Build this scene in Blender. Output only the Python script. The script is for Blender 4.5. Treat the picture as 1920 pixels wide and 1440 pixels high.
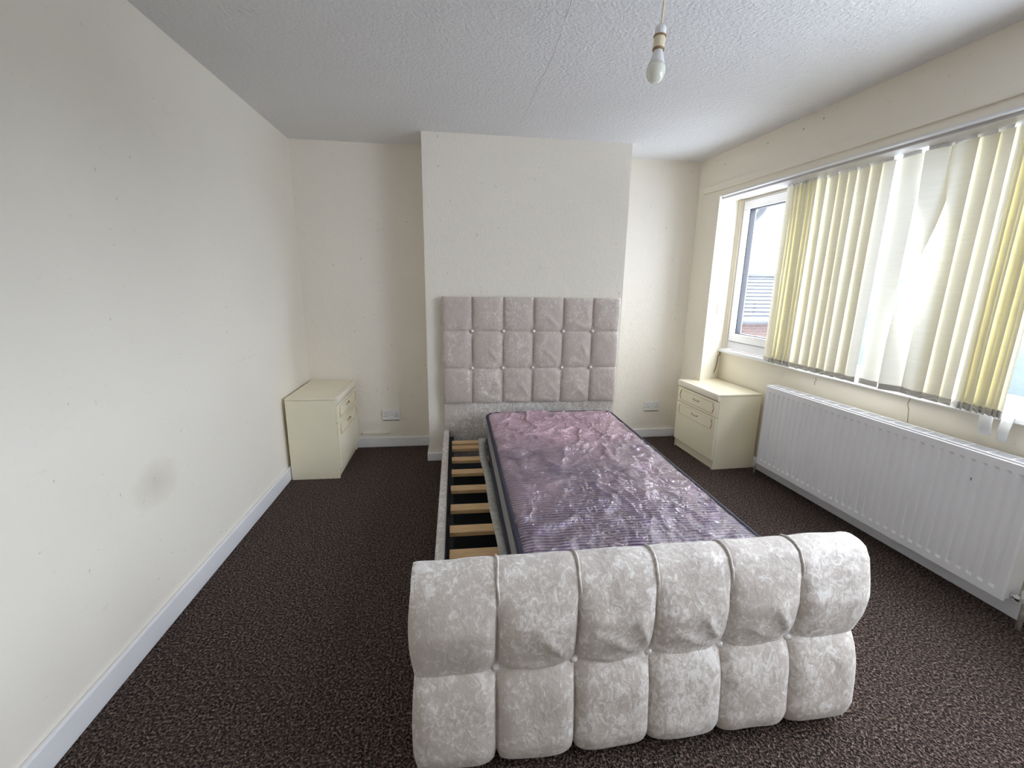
import bpy, bmesh, math, random
from mathutils import Vector, Matrix

random.seed(7)
scene = bpy.context.scene
for o in list(bpy.data.objects):
    bpy.data.objects.remove(o, do_unlink=True)
COL = scene.collection
PI = math.pi

# ------------------------------------------------------------------ camera
CAM = Vector((1.194, 0.0, 1.399))
F_PX, YAW, PITCH, ROLL = 834.6, 0.128, -0.224, 0.015
fwd = Vector((math.sin(YAW) * math.cos(PITCH), math.cos(YAW) * math.cos(PITCH), math.sin(PITCH)))
rgt = Vector((math.cos(YAW), -math.sin(YAW), 0))
upv = rgt.cross(fwd)
r2 = rgt * math.cos(ROLL) + upv * math.sin(ROLL)
u2 = -rgt * math.sin(ROLL) + upv * math.cos(ROLL)
cam_d = bpy.data.cameras.new('camera')
cam_d.sensor_fit = 'HORIZONTAL'
cam_d.sensor_width = 36.0
cam_d.lens = 36.0 * F_PX / 1920.0
cam_d.clip_start = 0.05
cam_d.clip_end = 9000
cam = bpy.data.objects.new('camera', cam_d)
COL.objects.link(cam)
m = Matrix((r2, u2, -fwd)).transposed().to_4x4()
m.translation = CAM
cam.matrix_world = m
scene.camera = cam

# ------------------------------------------------------------------ sky, exposure
SKY_STRENGTH = 1.0
EXPOSURE = 3.98
scene.view_settings.view_transform = 'Standard'
scene.view_settings.look = 'None'
scene.view_settings.gamma = 1.0
scene.view_settings.use_curve_mapping = False
scene.view_settings.exposure = EXPOSURE
world = bpy.data.worlds.new('overcast_sky')
scene.world = world
world.use_nodes = True
wn = world.node_tree
wn.nodes.clear()
w_out = wn.nodes.new('ShaderNodeOutputWorld')
w_bg = wn.nodes.new('ShaderNodeBackground')
w_tc = wn.nodes.new('ShaderNodeTexCoord')
w_sep = wn.nodes.new('ShaderNodeSeparateXYZ')
w_rmp = wn.nodes.new('ShaderNodeValToRGB')
w_rmp.color_ramp.elements[0].position = 0.0
w_rmp.color_ramp.elements[0].color = (0.73, 0.775, 0.885, 1)
w_rmp.color_ramp.elements[1].position = 0.6
w_rmp.color_ramp.elements[1].color = (1.13, 1.14, 1.23, 1)
wn.links.new(w_tc.outputs['Generated'], w_sep.inputs[0])
wn.links.new(w_sep.outputs['Z'], w_rmp.inputs[0])
wn.links.new(w_rmp.outputs[0], w_bg.inputs['Color'])
w_bg.inputs['Strength'].default_value = SKY_STRENGTH
wn.links.new(w_bg.outputs[0], w_out.inputs[0])
scene.cycles.max_bounces = 14
scene.cycles.diffuse_bounces = 12
scene.cycles.glossy_bounces = 4
scene.cycles.transmission_bounces = 8
scene.cycles.transparent_max_bounces = 24
scene.cycles.sample_clamp_indirect = 6.0
scene.cycles.caustics_reflective = False
scene.cycles.caustics_refractive = False

# right (window) wall stands 2.7 degrees off square: its own frame, turned about PV
TH = math.atan(0.047)
PV = Vector((3.4, 2.5, 0.0))
RZ = Matrix.Rotation(TH, 3, 'Z')


def to_world(p):
    return PV + RZ @ (Vector(p) - PV)


# portal that guides daylight sampling through the window opening (emits nothing itself)
pl = bpy.data.lights.new('window_portal', 'AREA')
pl.shape = 'RECTANGLE'
pl.size, pl.size_y = 4.2, 1.25
pl.cycles.is_portal = True
plo = bpy.data.objects.new('window_portal', pl)
COL.objects.link(plo)
plo.location = to_world((3.70, 1.57, 1.47))
plo.rotation_euler = Matrix((RZ @ Vector((0, 1, 0)), RZ @ Vector((0, 0, 1)), RZ @ Vector((1, 0, 0)))).transposed().to_euler()


# ------------------------------------------------------------------ materials
class NT:
    def __init__(self, name):
        self.m = bpy.data.materials.new(name)
        self.m.use_nodes = True
        self.t = self.m.node_tree
        self.b = self.t.nodes['Principled BSDF']
        self.out = self.t.nodes['Material Output']
        self._co = None

    def n(self, kind, **kw):
        nd = self.t.nodes.new(kind)
        for k, v in kw.items():
            if k in nd.inputs.keys():
                nd.inputs[k].default_value = v
            else:
                setattr(nd, k, v)
        return nd

    def l(self, a, b):
        self.t.links.new(a, b)

    @property
    def co(self):
        if self._co is None:
            self._co = self.n('ShaderNodeTexCoord').outputs['Object']
        return self._co

    def mapped(self, scale=(1, 1, 1), rot=(0, 0, 0), loc=(0, 0, 0)):
        mp = self.n('ShaderNodeMapping')
        mp.inputs['Scale'].default_value = scale
        mp.inputs['Rotation'].default_value = rot
        mp.inputs['Location'].default_value = loc
        self.l(self.co, mp.inputs['Vector'])
        return mp.outputs['Vector']

    def noise(self, scale, detail=3.0, rough=0.55, dist=0.0, vec=None):
        nd = self.n('ShaderNodeTexNoise')
        nd.inputs['Scale'].default_value = scale
        nd.inputs['Detail'].default_value = detail
        nd.inputs['Roughness'].default_value = rough
        nd.inputs['Distortion'].default_value = dist
        self.l(vec if vec is not None else self.co, nd.inputs['Vector'])
        return nd.outputs['Fac']

    def ramp(self, fac, stops):
        nd = self.n('ShaderNodeValToRGB')
        cr = nd.color_ramp
        while len(cr.elements) < len(stops):
            cr.elements.new(0.5)
        for e, (p, c) in zip(cr.elements, stops):
            e.position = p
            e.color = (*c, 1) if len(c) == 3 else c
        self.l(fac, nd.inputs[0])
        return nd.outputs[0]

    def mix(self, fac, a, b, mode='MIX'):
        nd = self.n('ShaderNodeMix', data_type='RGBA', blend_type=mode)
        for sock, v in ((nd.inputs[0], fac), (nd.inputs[6], a), (nd.inputs[7], b)):
            if hasattr(v, 'is_output'):
                self.l(v, sock)
            elif isinstance(v, (int, float)):
                sock.default_value = v
            else:
                sock.default_value = (*v, 1) if len(v) == 3 else v
        return nd.outputs[2]

    def math(self, op, a, b=None, clamp=False):
        nd = self.n('ShaderNodeMath', operation=op)
        nd.use_clamp = clamp
        for i, v in enumerate((a, b)):
            if v is None:
                continue
            if hasattr(v, 'is_output'):
                self.l(v, nd.inputs[i])
            else:
                nd.inputs[i].default_value = v
        return nd.outputs[0]

    def bump(self, h, strength, dist, prev=None):
        nd = self.n('ShaderNodeBump')
        nd.inputs['Strength'].default_value = strength
        nd.inputs['Distance'].default_value = dist
        self.l(h, nd.inputs['Height'])
        if prev is not None:
            self.l(prev, nd.inputs['Normal'])
        return nd.outputs[0]

    def set(self, color=None, rough=None, normal=None, **kw):
        b = self.b
        for k, v in (('Base Color', color), ('Roughness', rough), ('Normal', normal)):
            if v is None:
                continue
            if hasattr(v, 'is_output'):
                self.l(v, b.inputs[k])
            elif k == 'Base Color':
                b.inputs[k].default_value = (*v, 1)
            else:
                b.inputs[k].default_value = v
        for k, v in kw.items():
            b.inputs[k.replace('_', ' ')].default_value = v
        return self.m


def plain(name, color, rough=0.5, vary=0.0, scale=8.0, **kw):
    t = NT(name)
    if vary:
        f = t.noise(scale, 4)
        lo = tuple(c * (1 - vary) for c in color)
        hi = tuple(min(1, c * (1 + vary)) for c in color)
        c = t.ramp(f, [(0.3, lo), (0.7, hi)])
    else:
        c = color
    return t.set(c, rough, **kw)


def wall_mat(name, color, bump_s, bump_scale, specks=0.5, smudge=None):
    t = NT(name)
    base = t.ramp(t.noise(1.3, 4), [(0.3, tuple(c * 0.965 for c in color)), (0.7, color)])
    # scuffs and specks that belong to the paint
    sp = t.noise(38, 2, 0.5)
    big = t.noise(2.2, 3)
    msk = t.math('MULTIPLY', t.math('GREATER_THAN', sp, 0.735), t.math('MULTIPLY', big, specks), True)
    base = t.mix(msk, base, (0.40, 0.36, 0.28))
    sc = t.noise(9, 3, 0.6, 1.5, t.mapped((1, 1.0, 2.2)))
    msk2 = t.math('MULTIPLY', t.ramp(sc, [(0.66, (0, 0, 0)), (0.74, (1, 1, 1))]), 0.13 * specks, True)
    base = t.mix(msk2, base, (0.42, 0.37, 0.28))
    if smudge:
        for (p, rad, amt) in smudge:
            nd = t.n('ShaderNodeVectorMath', operation='SUBTRACT')
            wob = t.n('ShaderNodeTexNoise')
            wob.inputs['Scale'].default_value = 6
            t.l(t.co, wob.inputs['Vector'])
            t.l(t.co, nd.inputs[0])
            nd.inputs[1].default_value = p
            sc_ = t.n('ShaderNodeVectorMath', operation='DIVIDE')
            t.l(nd.outputs[0], sc_.inputs[0])
            sc_.inputs[1].default_value = rad
            ln = t.n('ShaderNodeVectorMath', operation='LENGTH')
            t.l(sc_.outputs[0], ln.inputs[0])
            d = t.math('ADD', ln.outputs['Value'], t.math('MULTIPLY', wob.outputs['Fac'], 0.7))
            k = t.ramp(d, [(0.35, (1, 1, 1)), (1.0, (0, 0, 0))])
            base = t.mix(t.math('MULTIPLY', k, amt), base, (0.44, 0.39, 0.27))
    h = t.noise(bump_scale, 4, 0.6)
    h2 = t.noise(bump_scale * 0.22, 2)
    nrm = t.bump(h, bump_s, 0.004)
    nrm = t.bump(h2, bump_s * 0.5, 0.01, nrm)
    return t.set(base, 0.62, nrm, Specular_IOR_Level=0.3)


CREAM = (0.86, 0.814, 0.732)
M = {}
M['wall_left'] = wall_mat('cream_wall_paint', CREAM, 0.22, 120, 0.75,
                          [((0, 1.80, 0.60), (1, 0.24, 0.17), 0.36), ((0, 1.16, 1.56), (1, 0.02, 0.035), 0.5),
                           ((0, 2.70, 0.95), (1, 0.5, 0.012), 0.1)])
M['wall_back'] = wall_mat('cream_woodchip_paint', CREAM, 0.62, 80, 0.8)
M['wall_right'] = wall_mat('cream_plaster_paint', (0.84, 0.79, 0.685), 0.12, 90, 0.6)

t = NT('stippled_ceiling_paint')
hh = t.noise(75, 4, 0.65)
vv = t.n('ShaderNodeTexVoronoi')
vv.inputs['Scale'].default_value = 55
t.l(t.co, vv.inputs['Vector'])
nn = t.bump(hh, 0.7, 0.009)
nn = t.bump(vv.outputs['Distance'], 0.4, 0.006, nn)
M['ceiling'] = t.set(t.ramp(t.noise(1.1, 3), [(0.3, (0.74, 0.735, 0.74)), (0.7, (0.78, 0.775, 0.78))]), 0.75, nn)

t = NT('brown_loop_carpet')
f1 = t.noise(120, 2, 0.6)
f2 = t.noise(60, 2, 0.6)
f3 = t.noise(2.0, 3)
c = t.ramp(f1, [(0.36, (0.020, 0.011, 0.009)), (0.50, (0.100, 0.062, 0.050)), (0.66, (0.46, 0.335, 0.28))])
c = t.mix(0.6, c, t.ramp(f2, [(0.35, (0.3, 0.29, 0.28)), (0.65, (1.0, 0.98, 0.97))]), 'MULTIPLY')
c = t.mix(t.math('MULTIPLY', f3, 0.2), c, (0.09, 0.064, 0.06))
nn = t.bump(f1, 1.0, 0.02)
nn = t.bump(f2, 0.6, 0.02, nn)
M['carpet'] = t.set(c, 0.95, nn, Sheen_Weight=0.08, Sheen_Roughness=0.5, Specular_IOR_Level=0.1)

M['gloss_white'] = plain('white_gloss_paint', (0.82, 0.825, 0.85), 0.32, 0.03, 5)
M['upvc'] = plain('white_window_plastic', (0.80, 0.80, 0.83), 0.28)
M['gasket'] = plain('dark_rubber_gasket', (0.02, 0.02, 0.025), 0.6)
M['cream_lam'] = plain('cream_laminate', (0.86, 0.805, 0.625), 0.26, 0.02, 3)
M['cream_edge'] = plain('cream_edge_moulding', (0.84, 0.78, 0.66), 0.3)
M['mould'] = plain('beige_moulding', (0.66, 0.55, 0.39), 0.4)
M['gilt'] = plain('worn_gilt_moulding', (0.62, 0.44, 0.27), 0.4, 0.25, 60)
M['bronze'] = plain('aged_brass_handle', (0.35, 0.25, 0.13), 0.4, 0.3, 80, Metallic=0.6)
M['radiator'] = plain('white_radiator_enamel', (0.88, 0.88, 0.90), 0.35, 0.02, 4)
M['rust'] = plain('rusty_metal', (0.20, 0.12, 0.07), 0.7, 0.4, 40)
M['pipe'] = plain('painted_copper_pipe', (0.30, 0.26, 0.23), 0.6, 0.3, 40)
M['chrome'] = plain('chrome_fitting', (0.75, 0.75, 0.76), 0.25, Metallic=1.0)
M['plastic'] = plain('white_plastic', (0.80, 0.80, 0.80), 0.35)
M['old_plastic'] = plain('yellowed_plastic', (0.78, 0.68, 0.50), 0.4)
M['dark'] = plain('dark_slot', (0.015, 0.015, 0.015), 0.8)
M['bulb'] = plain('frosted_bulb_plastic', (0.80, 0.81, 0.72), 0.12, Coat_Weight=0.6)
M['black_lining_shade'] = plain('black_lining_and_shade', (0.012, 0.012, 0.014), 0.9, 0.3, 60)  # rail linings, and the sheet that stands for shade under the bed
M['cable'] = plain('brown_cable', (0.09, 0.06, 0.04), 0.6)
M['crack'] = plain('plaster_crack_shadow', (0.22, 0.18, 0.12), 0.9)
M['webbing'] = plain('grey_webbing', (0.50, 0.50, 0.47), 0.8, 0.2, 40)
M['crystal'] = plain('crystal_button', (0.85, 0.84, 0.86), 0.06, Metallic=0.15, Coat_Weight=1.0)
M['slate'] = plain('slate_roof_tile', (0.017, 0.019, 0.025), 0.6, 0.15, 6)
M['asphalt'] = plain('outside_pavement', (0.12, 0.12, 0.12), 0.8, 0.2, 3)
M['navy'] = plain('navy_piping_tape', (0.012, 0.014, 0.04), 0.5)


def velvet(name, lo, hi, bump_amt, thr=0.55):
    t = NT(name)
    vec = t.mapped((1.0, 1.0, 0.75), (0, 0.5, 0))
    a = t.noise(38, 5, 0.65, 1.1, vec)           # crushed-pile flecks, their highlights painted into the colour
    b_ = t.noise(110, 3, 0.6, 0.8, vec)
    big = t.noise(3.2, 3, 0.5)                    # more painted highlights where the pile is crushed more
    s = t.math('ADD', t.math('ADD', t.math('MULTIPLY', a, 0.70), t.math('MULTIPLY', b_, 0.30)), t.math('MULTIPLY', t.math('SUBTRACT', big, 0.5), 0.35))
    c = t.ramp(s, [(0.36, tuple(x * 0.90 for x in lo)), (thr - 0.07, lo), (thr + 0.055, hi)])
    nn = t.bump(a, bump_amt, 0.008)
    nn = t.bump(t.noise(7, 3, 0.5, 1.0), bump_amt * 0.8, 0.03, nn)
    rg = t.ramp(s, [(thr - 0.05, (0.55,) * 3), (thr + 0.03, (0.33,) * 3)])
    return t.set(c, rg, nn, Sheen_Weight=0.35, Sheen_Roughness=0.35, Specular_IOR_Level=0.5)


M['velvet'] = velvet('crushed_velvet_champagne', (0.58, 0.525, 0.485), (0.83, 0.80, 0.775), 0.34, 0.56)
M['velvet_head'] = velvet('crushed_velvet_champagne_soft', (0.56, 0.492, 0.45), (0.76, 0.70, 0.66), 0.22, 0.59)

t = NT('pine_slat')
g = t.noise(14, 5, 0.6, 0.4, t.mapped((0.9, 9, 9)))
kn = t.n('ShaderNodeTexVoronoi')
kn.inputs['Scale'].default_value = 5.5
t.l(t.mapped((1, 2.0, 2.0)), kn.inputs['Vector'])
c = t.ramp(g, [(0.3, (0.60, 0.37, 0.17)), (0.7, (0.80, 0.56, 0.30))])
c = t.mix(t.ramp(kn.outputs['Distance'], [(0.03, (1, 1, 1)), (0.075, (0, 0, 0))]), c, (0.22, 0.09, 0.03))
M['pine'] = t.set(c, 0.5, t.bump(g, 0.1, 0.002))

t = NT('striped_mattress_ticking')
dn = t.n('ShaderNodeTexNoise')
dn.inputs['Scale'].default_value = 7
dn.inputs['Detail'].default_value = 3
t.l(t.co, dn.inputs['Vector'])
sp = t.n('ShaderNodeSeparateXYZ')
t.l(t.co, sp.inputs[0])
yy = t.math('ADD', sp.outputs['Y'], t.math('MULTIPLY', dn.outputs['Fac'], 0.035))
st = t.math('SINE', t.math('MULTIPLY', yy, 2 * PI / 0.019))
c = t.ramp(t.math('ADD', t.math('MULTIPLY', st, 0.5), 0.5), [(0.48, (0.90, 0.84, 0.95)), (0.66, (0.12, 0.05, 0.29))])
M['ticking'] = t.set(c, 0.6)
t = NT('mattress_border_cloth')
sp = t.n('ShaderNodeSeparateXYZ')
t.l(t.co, sp.inputs[0])
st = t.math('SINE', t.math('MULTIPLY', sp.outputs['Z'], 2 * PI / 0.035))
M['border'] = t.set(t.ramp(t.math('ADD', t.math('MULTIPLY', st, 0.5), 0.5), [(0.55, (0.44, 0.45, 0.45)), (0.8, (0.20, 0.20, 0.22))]), 0.6)

t = NT('clear_plastic_mattress_sleeve')
t.t.nodes.remove(t.b)
wr = t.noise(6.5, 5, 0.55, 2.6)
wr2 = t.noise(16, 4, 0.6, 1.8, t.mapped((1.0, 0.6, 1)))
nn = t.bump(wr, 1.0, 0.035)
nn = t.bump(wr2, 0.9, 0.014, nn)
gl = t.n('ShaderNodeBsdfGlossy')
gl.inputs['Roughness'].default_value = 0.13
gl.inputs['Color'].default_value = (1, 0.97, 1, 1)
t.l(nn, gl.inputs['Normal'])
df = t.n('ShaderNodeBsdfDiffuse')
df.inputs['Color'].default_value = (0.74, 0.49, 0.58, 1)
t.l(nn, df.inputs['Normal'])
tr = t.n('ShaderNodeBsdfTransparent')
tr.inputs['Color'].default_value = (0.98, 0.92, 0.965, 1)
sp = t.n('ShaderNodeSeparateXYZ')
t.l(t.co, sp.inputs[0])
cl = t.math('ADD', t.math('MULTIPLY', t.noise(3.0, 4), 1.1), t.math('MULTIPLY', t.math('ADD', sp.outputs['Y'], 0.17), 0.42))
cloud = t.ramp(cl, [(0.42, (0.05,) * 3), (0.66, (0.40,) * 3), (0.95, (0.82,) * 3)])
m1 = t.n('ShaderNodeMixShader')
t.l(cloud, m1.inputs[0])
t.l(tr.outputs[0], m1.inputs[1])
t.l(df.outputs[0], m1.inputs[2])
fr = t.n('ShaderNodeFresnel')
fr.inputs['IOR'].default_value = 1.55
t.l(nn, fr.inputs['Normal'])
m2 = t.n('ShaderNodeMixShader')
t.l(t.math('MULTIPLY', fr.outputs[0], 1.7, True), m2.inputs[0])
t.l(m1.outputs[0], m2.inputs[1])
t.l(gl.outputs[0], m2.inputs[2])
t.l(m2.outputs[0], t.out.inputs['Surface'])
M['sleeve'] = t.m

t = NT('window_glass')
t.t.nodes.remove(t.b)
gl = t.n('ShaderNodeBsdfGlossy')
gl.inputs['Roughness'].default_value = 0.02
tr = t.n('ShaderNodeBsdfTransparent')
tr.inputs['Color'].default_value = (0.94, 0.97, 0.98, 1)
lw = t.n('ShaderNodeLayerWeight')
lw.inputs['Blend'].default_value = 0.5
m2 = t.n('ShaderNodeMixShader')
t.l(t.math('ADD', t.math('MULTIPLY', t.math('POWER', lw.outputs['Facing'], 4.0), 0.5), 0.03), m2.inputs[0])
t.l(tr.outputs[0], m2.inputs[1])
t.l(gl.outputs[0], m2.inputs[2])
t.l(m2.outputs[0], t.out.inputs['Surface'])
M['glass'] = t.m

t = NT('cream_blind_fabric')
t.t.nodes.remove(t.b)
wv = t.noise(40, 2, 0.5, 0, t.mapped((0.05, 0.05, 6)))
fc = t.ramp(wv, [(0.35, (0.90, 0.87, 0.73)), (0.65, (0.94, 0.915, 0.79))])
df = t.n('ShaderNodeBsdfDiffuse')
tl = t.n('ShaderNodeBsdfTranslucent')
tl.inputs['Color'].default_value = (0.95, 0.93, 0.84, 1)
t.l(fc, df.inputs['Color'])
m1 = t.n('ShaderNodeMixShader')
m1.inputs[0].default_value = 0.058
t.l(df.outputs[0], m1.inputs[1])
t.l(tl.outputs[0], m1.inputs[2])
t.l(m1.outputs[0], t.out.inputs['Surface'])
M['vane'] = t.m
M['rail'] = plain('grey_blind_rail', (0.50, 0.48, 0.48), 0.4)
M['weight'] = plain('grey_blind_weight', (0.56, 0.54, 0.50), 0.6)

t = NT('red_brick_masonry')
bk = t.n('ShaderNodeTexBrick')
bk.inputs['Color1'].default_value = (0.060, 0.024, 0.018, 1)
bk.inputs['Color2'].default_value = (0.045, 0.018, 0.015, 1)
bk.inputs['Mortar'].default_value = (0.07, 0.06, 0.055, 1)
bk.inputs['Scale'].default_value = 1.0
bk.inputs['Brick Width'].default_value = 0.22
bk.inputs['Row Height'].default_value = 0.075
bk.inputs['Mortar Size'].default_value = 0.008
t.l(t.mapped((1, 1, 1), (PI / 2, 0, 0)), bk.inputs['Vector'])
M['brick'] = t.set(bk.outputs['Color'], 0.85)

t = NT('hillside_fields')  # field colours shifted bluish: distance haze painted in
vo = t.n('ShaderNodeTexVoronoi')
vo.inputs['Scale'].default_value = 0.012
t.l(t.co, vo.inputs['Vector'])
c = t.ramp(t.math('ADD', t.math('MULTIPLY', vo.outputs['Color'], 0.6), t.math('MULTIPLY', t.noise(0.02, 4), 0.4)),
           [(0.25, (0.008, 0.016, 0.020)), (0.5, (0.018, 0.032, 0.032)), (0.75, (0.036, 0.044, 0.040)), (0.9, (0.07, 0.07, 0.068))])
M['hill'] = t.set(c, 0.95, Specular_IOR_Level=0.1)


# ------------------------------------------------------------------ mesh building
BASE = {}


class MB:
    def __init__(self):
        self.v, self.f = [], []

    def add(self, vs, fs):
        o = len(self.v)
        self.v += [tuple(p) for p in vs]
        self.f += [tuple(o + i for i in f) for f in fs]
        return self

    def box(self, x0, x1, y0, y1, z0, z1):
        vs = [(x, y, z) for z in (z0, z1) for y in (y0, y1) for x in (x0, x1)]
        return self.add(vs, [(0, 2, 3, 1), (4, 5, 7, 6), (0, 1, 5, 4), (2, 6, 7, 3), (0, 4, 6, 2), (1, 3, 7, 5)])

    def prism(self, pts, z0, z1):
        n = len(pts)
        a = sum(pts[i][0] * pts[(i + 1) % n][1] - pts[(i + 1) % n][0] * pts[i][1] for i in range(n))
        if a < 0:
            pts = pts[::-1]
        vs = [(x, y, z0) for x, y in pts] + [(x, y, z1) for x, y in pts]
        return self.add(vs, [tuple(range(n))[::-1], tuple(range(n, 2 * n))] +
                        [(i, (i + 1) % n, n + (i + 1) % n, n + i) for i in range(n)])

    def tube(self, pts, r, n=8, closed=False):
        pts = [Vector(p) for p in pts]
        L = len(pts)
        vs = []
        prev = None
        for i, p in enumerate(pts):
            if closed:
                d = pts[(i + 1) % L] - pts[i - 1]
            else:
                d = pts[min(i + 1, L - 1)] - pts[max(i - 1, 0)]
            d.normalize()
            if prev is None:
                a = d.cross(Vector((0, 0, 1)))
                if a.length < 0.1:
                    a = d.cross(Vector((1, 0, 0)))
            else:
                a = prev - d * prev.dot(d)
            a.normalize()
            prev = a
            b = d.cross(a)
            rr = r[i] if isinstance(r, (list, tuple)) else r
            for k in range(n):
                an = 2 * PI * k / n
                vs.append(p + a * (rr * math.cos(an)) + b * (rr * math.sin(an)))
        fs = []
        for i in range(L if closed else L - 1):
            for k in range(n):
                a0, a1 = i * n + k, i * n + (k + 1) % n
                j = (i + 1) % L
                fs.append((a0, a1, j * n + (k + 1) % n, j * n + k))
        if not closed:
            fs += [tuple(range(n))[::-1], tuple(range((L - 1) * n, L * n))]
        return self.add(vs, fs)

    def lathe(self, prof, c=(0, 0, 0), n=24, axis=None):
        vs, fs = [], []
        c = Vector(c)
        for (r, z) in prof:
            for k in range(n):
                a = 2 * PI * k / n
                p = Vector((r * math.cos(a), r * math.sin(a), z))
                if axis is not None:
                    p = axis @ p
                vs.append(c + p)
        for i in range(len(prof) - 1):
            for k in range(n):
                fs.append((i * n + k, i * n + (k + 1) % n, (i + 1) * n + (k + 1) % n, (i + 1) * n + k))
        fs += [tuple(range(n))[::-1], tuple(range((len(prof) - 1) * n, len(prof) * n))]
        return self.add(vs, fs)

    def grid(self, fn, nu, nv, flip=False):
        vs = [fn(i / nu, j / nv) for j in range(nv + 1) for i in range(nu + 1)]
        fs = []
        for j in range(nv):
            for i in range(nu):
                a = j * (nu + 1) + i
                q = (a, a + 1, a + nu + 2, a + nu + 1)
                fs.append(q[::-1] if flip else q)
        return self.add(vs, fs)

    def build(self, name, mat, parent=None, smooth=False, bevel=0.0, segs=2, solid=0.0, fix=True, base=None):
        b = Vector((0, 0, 0))
        if base is not None:
            b = Vector(base)
        elif parent is not None:
            b = BASE.get(parent.name_full, Vector((0, 0, 0)))
        me = bpy.data.meshes.new(name)
        me.from_pydata([tuple(Vector(p) - b) for p in self.v], [], self.f)
        if fix:
            bm = bmesh.new()
            bm.from_mesh(me)
            bmesh.ops.recalc_face_normals(bm, faces=bm.faces)
            bm.to_mesh(me)
            bm.free()
        me.materials.append(M[mat] if isinstance(mat, str) else mat)
        o = bpy.data.objects.new(name, me)
        COL.objects.link(o)
        BASE[o.name_full] = b
        if parent is not None:
            o.parent = parent
        if smooth:
            for p in me.polygons:
                p.use_smooth = True
        if solid:
            md = o.modifiers.new('thickness', 'SOLIDIFY')
            md.thickness = solid
            md.offset = 0
        if bevel:
            md = o.modifiers.new('bevel', 'BEVEL')
            md.width = bevel
            md.segments = segs
            md.limit_method = 'ANGLE'
            md.angle_limit = math.radians(40)
            md.harden_normals = False
        return o


def thing(name, label, cat, base, right=False, rotz=0.0, group=None):
    o = bpy.data.objects.new(name, None)
    COL.objects.link(o)
    o.empty_display_size = 0.1
    BASE[o.name_full] = Vector(base)
    if right:
        o.location = to_world(base)
        o.rotation_euler = (0, 0, TH + rotz)
    else:
        o.location = base
        o.rotation_euler = (0, 0, rotz)
    tag(o, label, cat, group)
    return o


def tag(o, label, cat, group=None):
    o['label'] = label
    o['category'] = cat
    if group:
        o['group'] = group
    return o


def struct(o, right=False):
    o['kind'] = 'structure'
    if right:
        o.location = PV
        o.rotation_euler = (0, 0, TH)
    return o


def B():
    return MB()


# ------------------------------------------------------------------ the room
H = 2.4
Y0 = -1.0
SB = 0.009


def yb(Y, x):
    return Y + SB * (x - 1.7)


X0, X1 = 0.978, 2.494
BACK = [(0, yb(3.755, 0)), (X0, yb(3.755, X0)), (X0, yb(3.407, X0)), (X1, yb(3.407, X1)), (X1, yb(3.786, X1)), (3.33, yb(3.786, 3.33))]

SLAB = [(-0.1, Y0 - 0.1), (3.83, Y0 - 0.1), (3.60, 4.1), (-0.1, 4.1)]
struct(B().prism(SLAB, -0.12, 0).build('floor', 'carpet'))
ceil = struct(B().prism(SLAB, H, H + 0.1).build('ceiling', 'ceiling'))
struct(B().box(-0.12, 0, Y0 - 0.1, 4.1, 0, H).build('wall_left', 'wall_left'))
struct(B().prism(BACK + [(3.33, 4.1), (0, 4.1)], 0, H).build('wall_back', 'wall_back'))
struct(B().box(0, 3.6, Y0 - 0.12, Y0, 0, H).build('wall_front', 'wall_left'))

YW0 = -0.5          # near end of the window, stretched out of view for more light
WX = 3.315          # room face of the window wall above and beside the opening
RX = 3.56           # recessed wall under the sill
FX = 3.60           # window frame face
b = B()
b.prism([(WX, 3.505), (RX, 3.615), (FX, 3.64), (3.672, 3.64), (3.672, 3.95), (WX, 3.95)], 0, H)
b.prism([(WX, YW0), (WX, 3.505), (RX, 3.615), (FX, 3.64), (3.672, 3.64), (3.672, YW0)], 2.088, H)
b.prism([(RX, YW0), (RX, 3.615), (FX, 3.64), (3.672, 3.64), (3.672, YW0)], 0, 0.845)
b.box(WX, 3.672, Y0 - 0.05, YW0, 0, H)
wr_ = struct(b.build('wall_right', 'wall_right', base=PV), True)
# cracks in the plaster under the sill
for pts in (((1.995, 0.832), (2.003, 0.80), (1.992, 0.77), (1.988, 0.735), (1.983, 0.70)),
            ((2.600, 0.815), (2.592, 0.80), (2.603, 0.785), (2.600, 0.765))):
    B().tube([(RX, y, z) for y, z in pts], 0.0018, 5).build('plaster_crack', 'crack', wr_)
for y_, z_ in ((3.036, 2.337), (2.736, 2.332), (2.593, 2.345), (3.484, 2.309)):
    B().lathe([(0.004, 0), (0.004, 0.0015), (0.001, 0.002)], (WX, y_, z_), 8, Matrix.Rotation(-PI / 2, 3, 'Y')).build('nail_hole', 'crack', wr_)
# hollow of a missing catch in the window jamb
jd = Vector((RX - WX, 3.615 - 3.505, 0)).normalized()
jn = Vector((jd.y, -jd.x, 0))
p0 = Vector((WX, 3.505, 0)) + jd * 0.125
q = [p0 + jn * 0.0015, p0 + jd * 0.022 + jn * 0.0015, p0 + jd * 0.022 - jn * 0.01, p0 - jn * 0.01]
B().prism([(v.x, v.y) for v in q], 1.16, 1.26).build('catch_hollow', 'crack', wr_)

# skirting boards
struct(B().prism([(0, Y0), (0.018, Y0), (0.018, BACK[0][1]), (0, BACK[0][1])], 0, 0.097).build('baseboard_left', 'gloss_white', bevel=0.006))


def offset_path(pts, d):
    out = []
    for i, p in enumerate(pts):
        ns = []
        for a, c in ((i - 1, i), (i, i + 1)):
            if a < 0 or c >= len(pts):
                continue
            e = Vector(pts[c]) - Vector(pts[a])
            e.normalize()
            ns.append(Vector((e.y, -e.x)))
        if len(ns) == 2:
            k = ns[0] + ns[1]
            k = k / (1 + ns[0].dot(ns[1]))
        else:
            k = ns[0]
        out.append((p[0] + k.x * d, p[1] + k.y * d))
    return out


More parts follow.
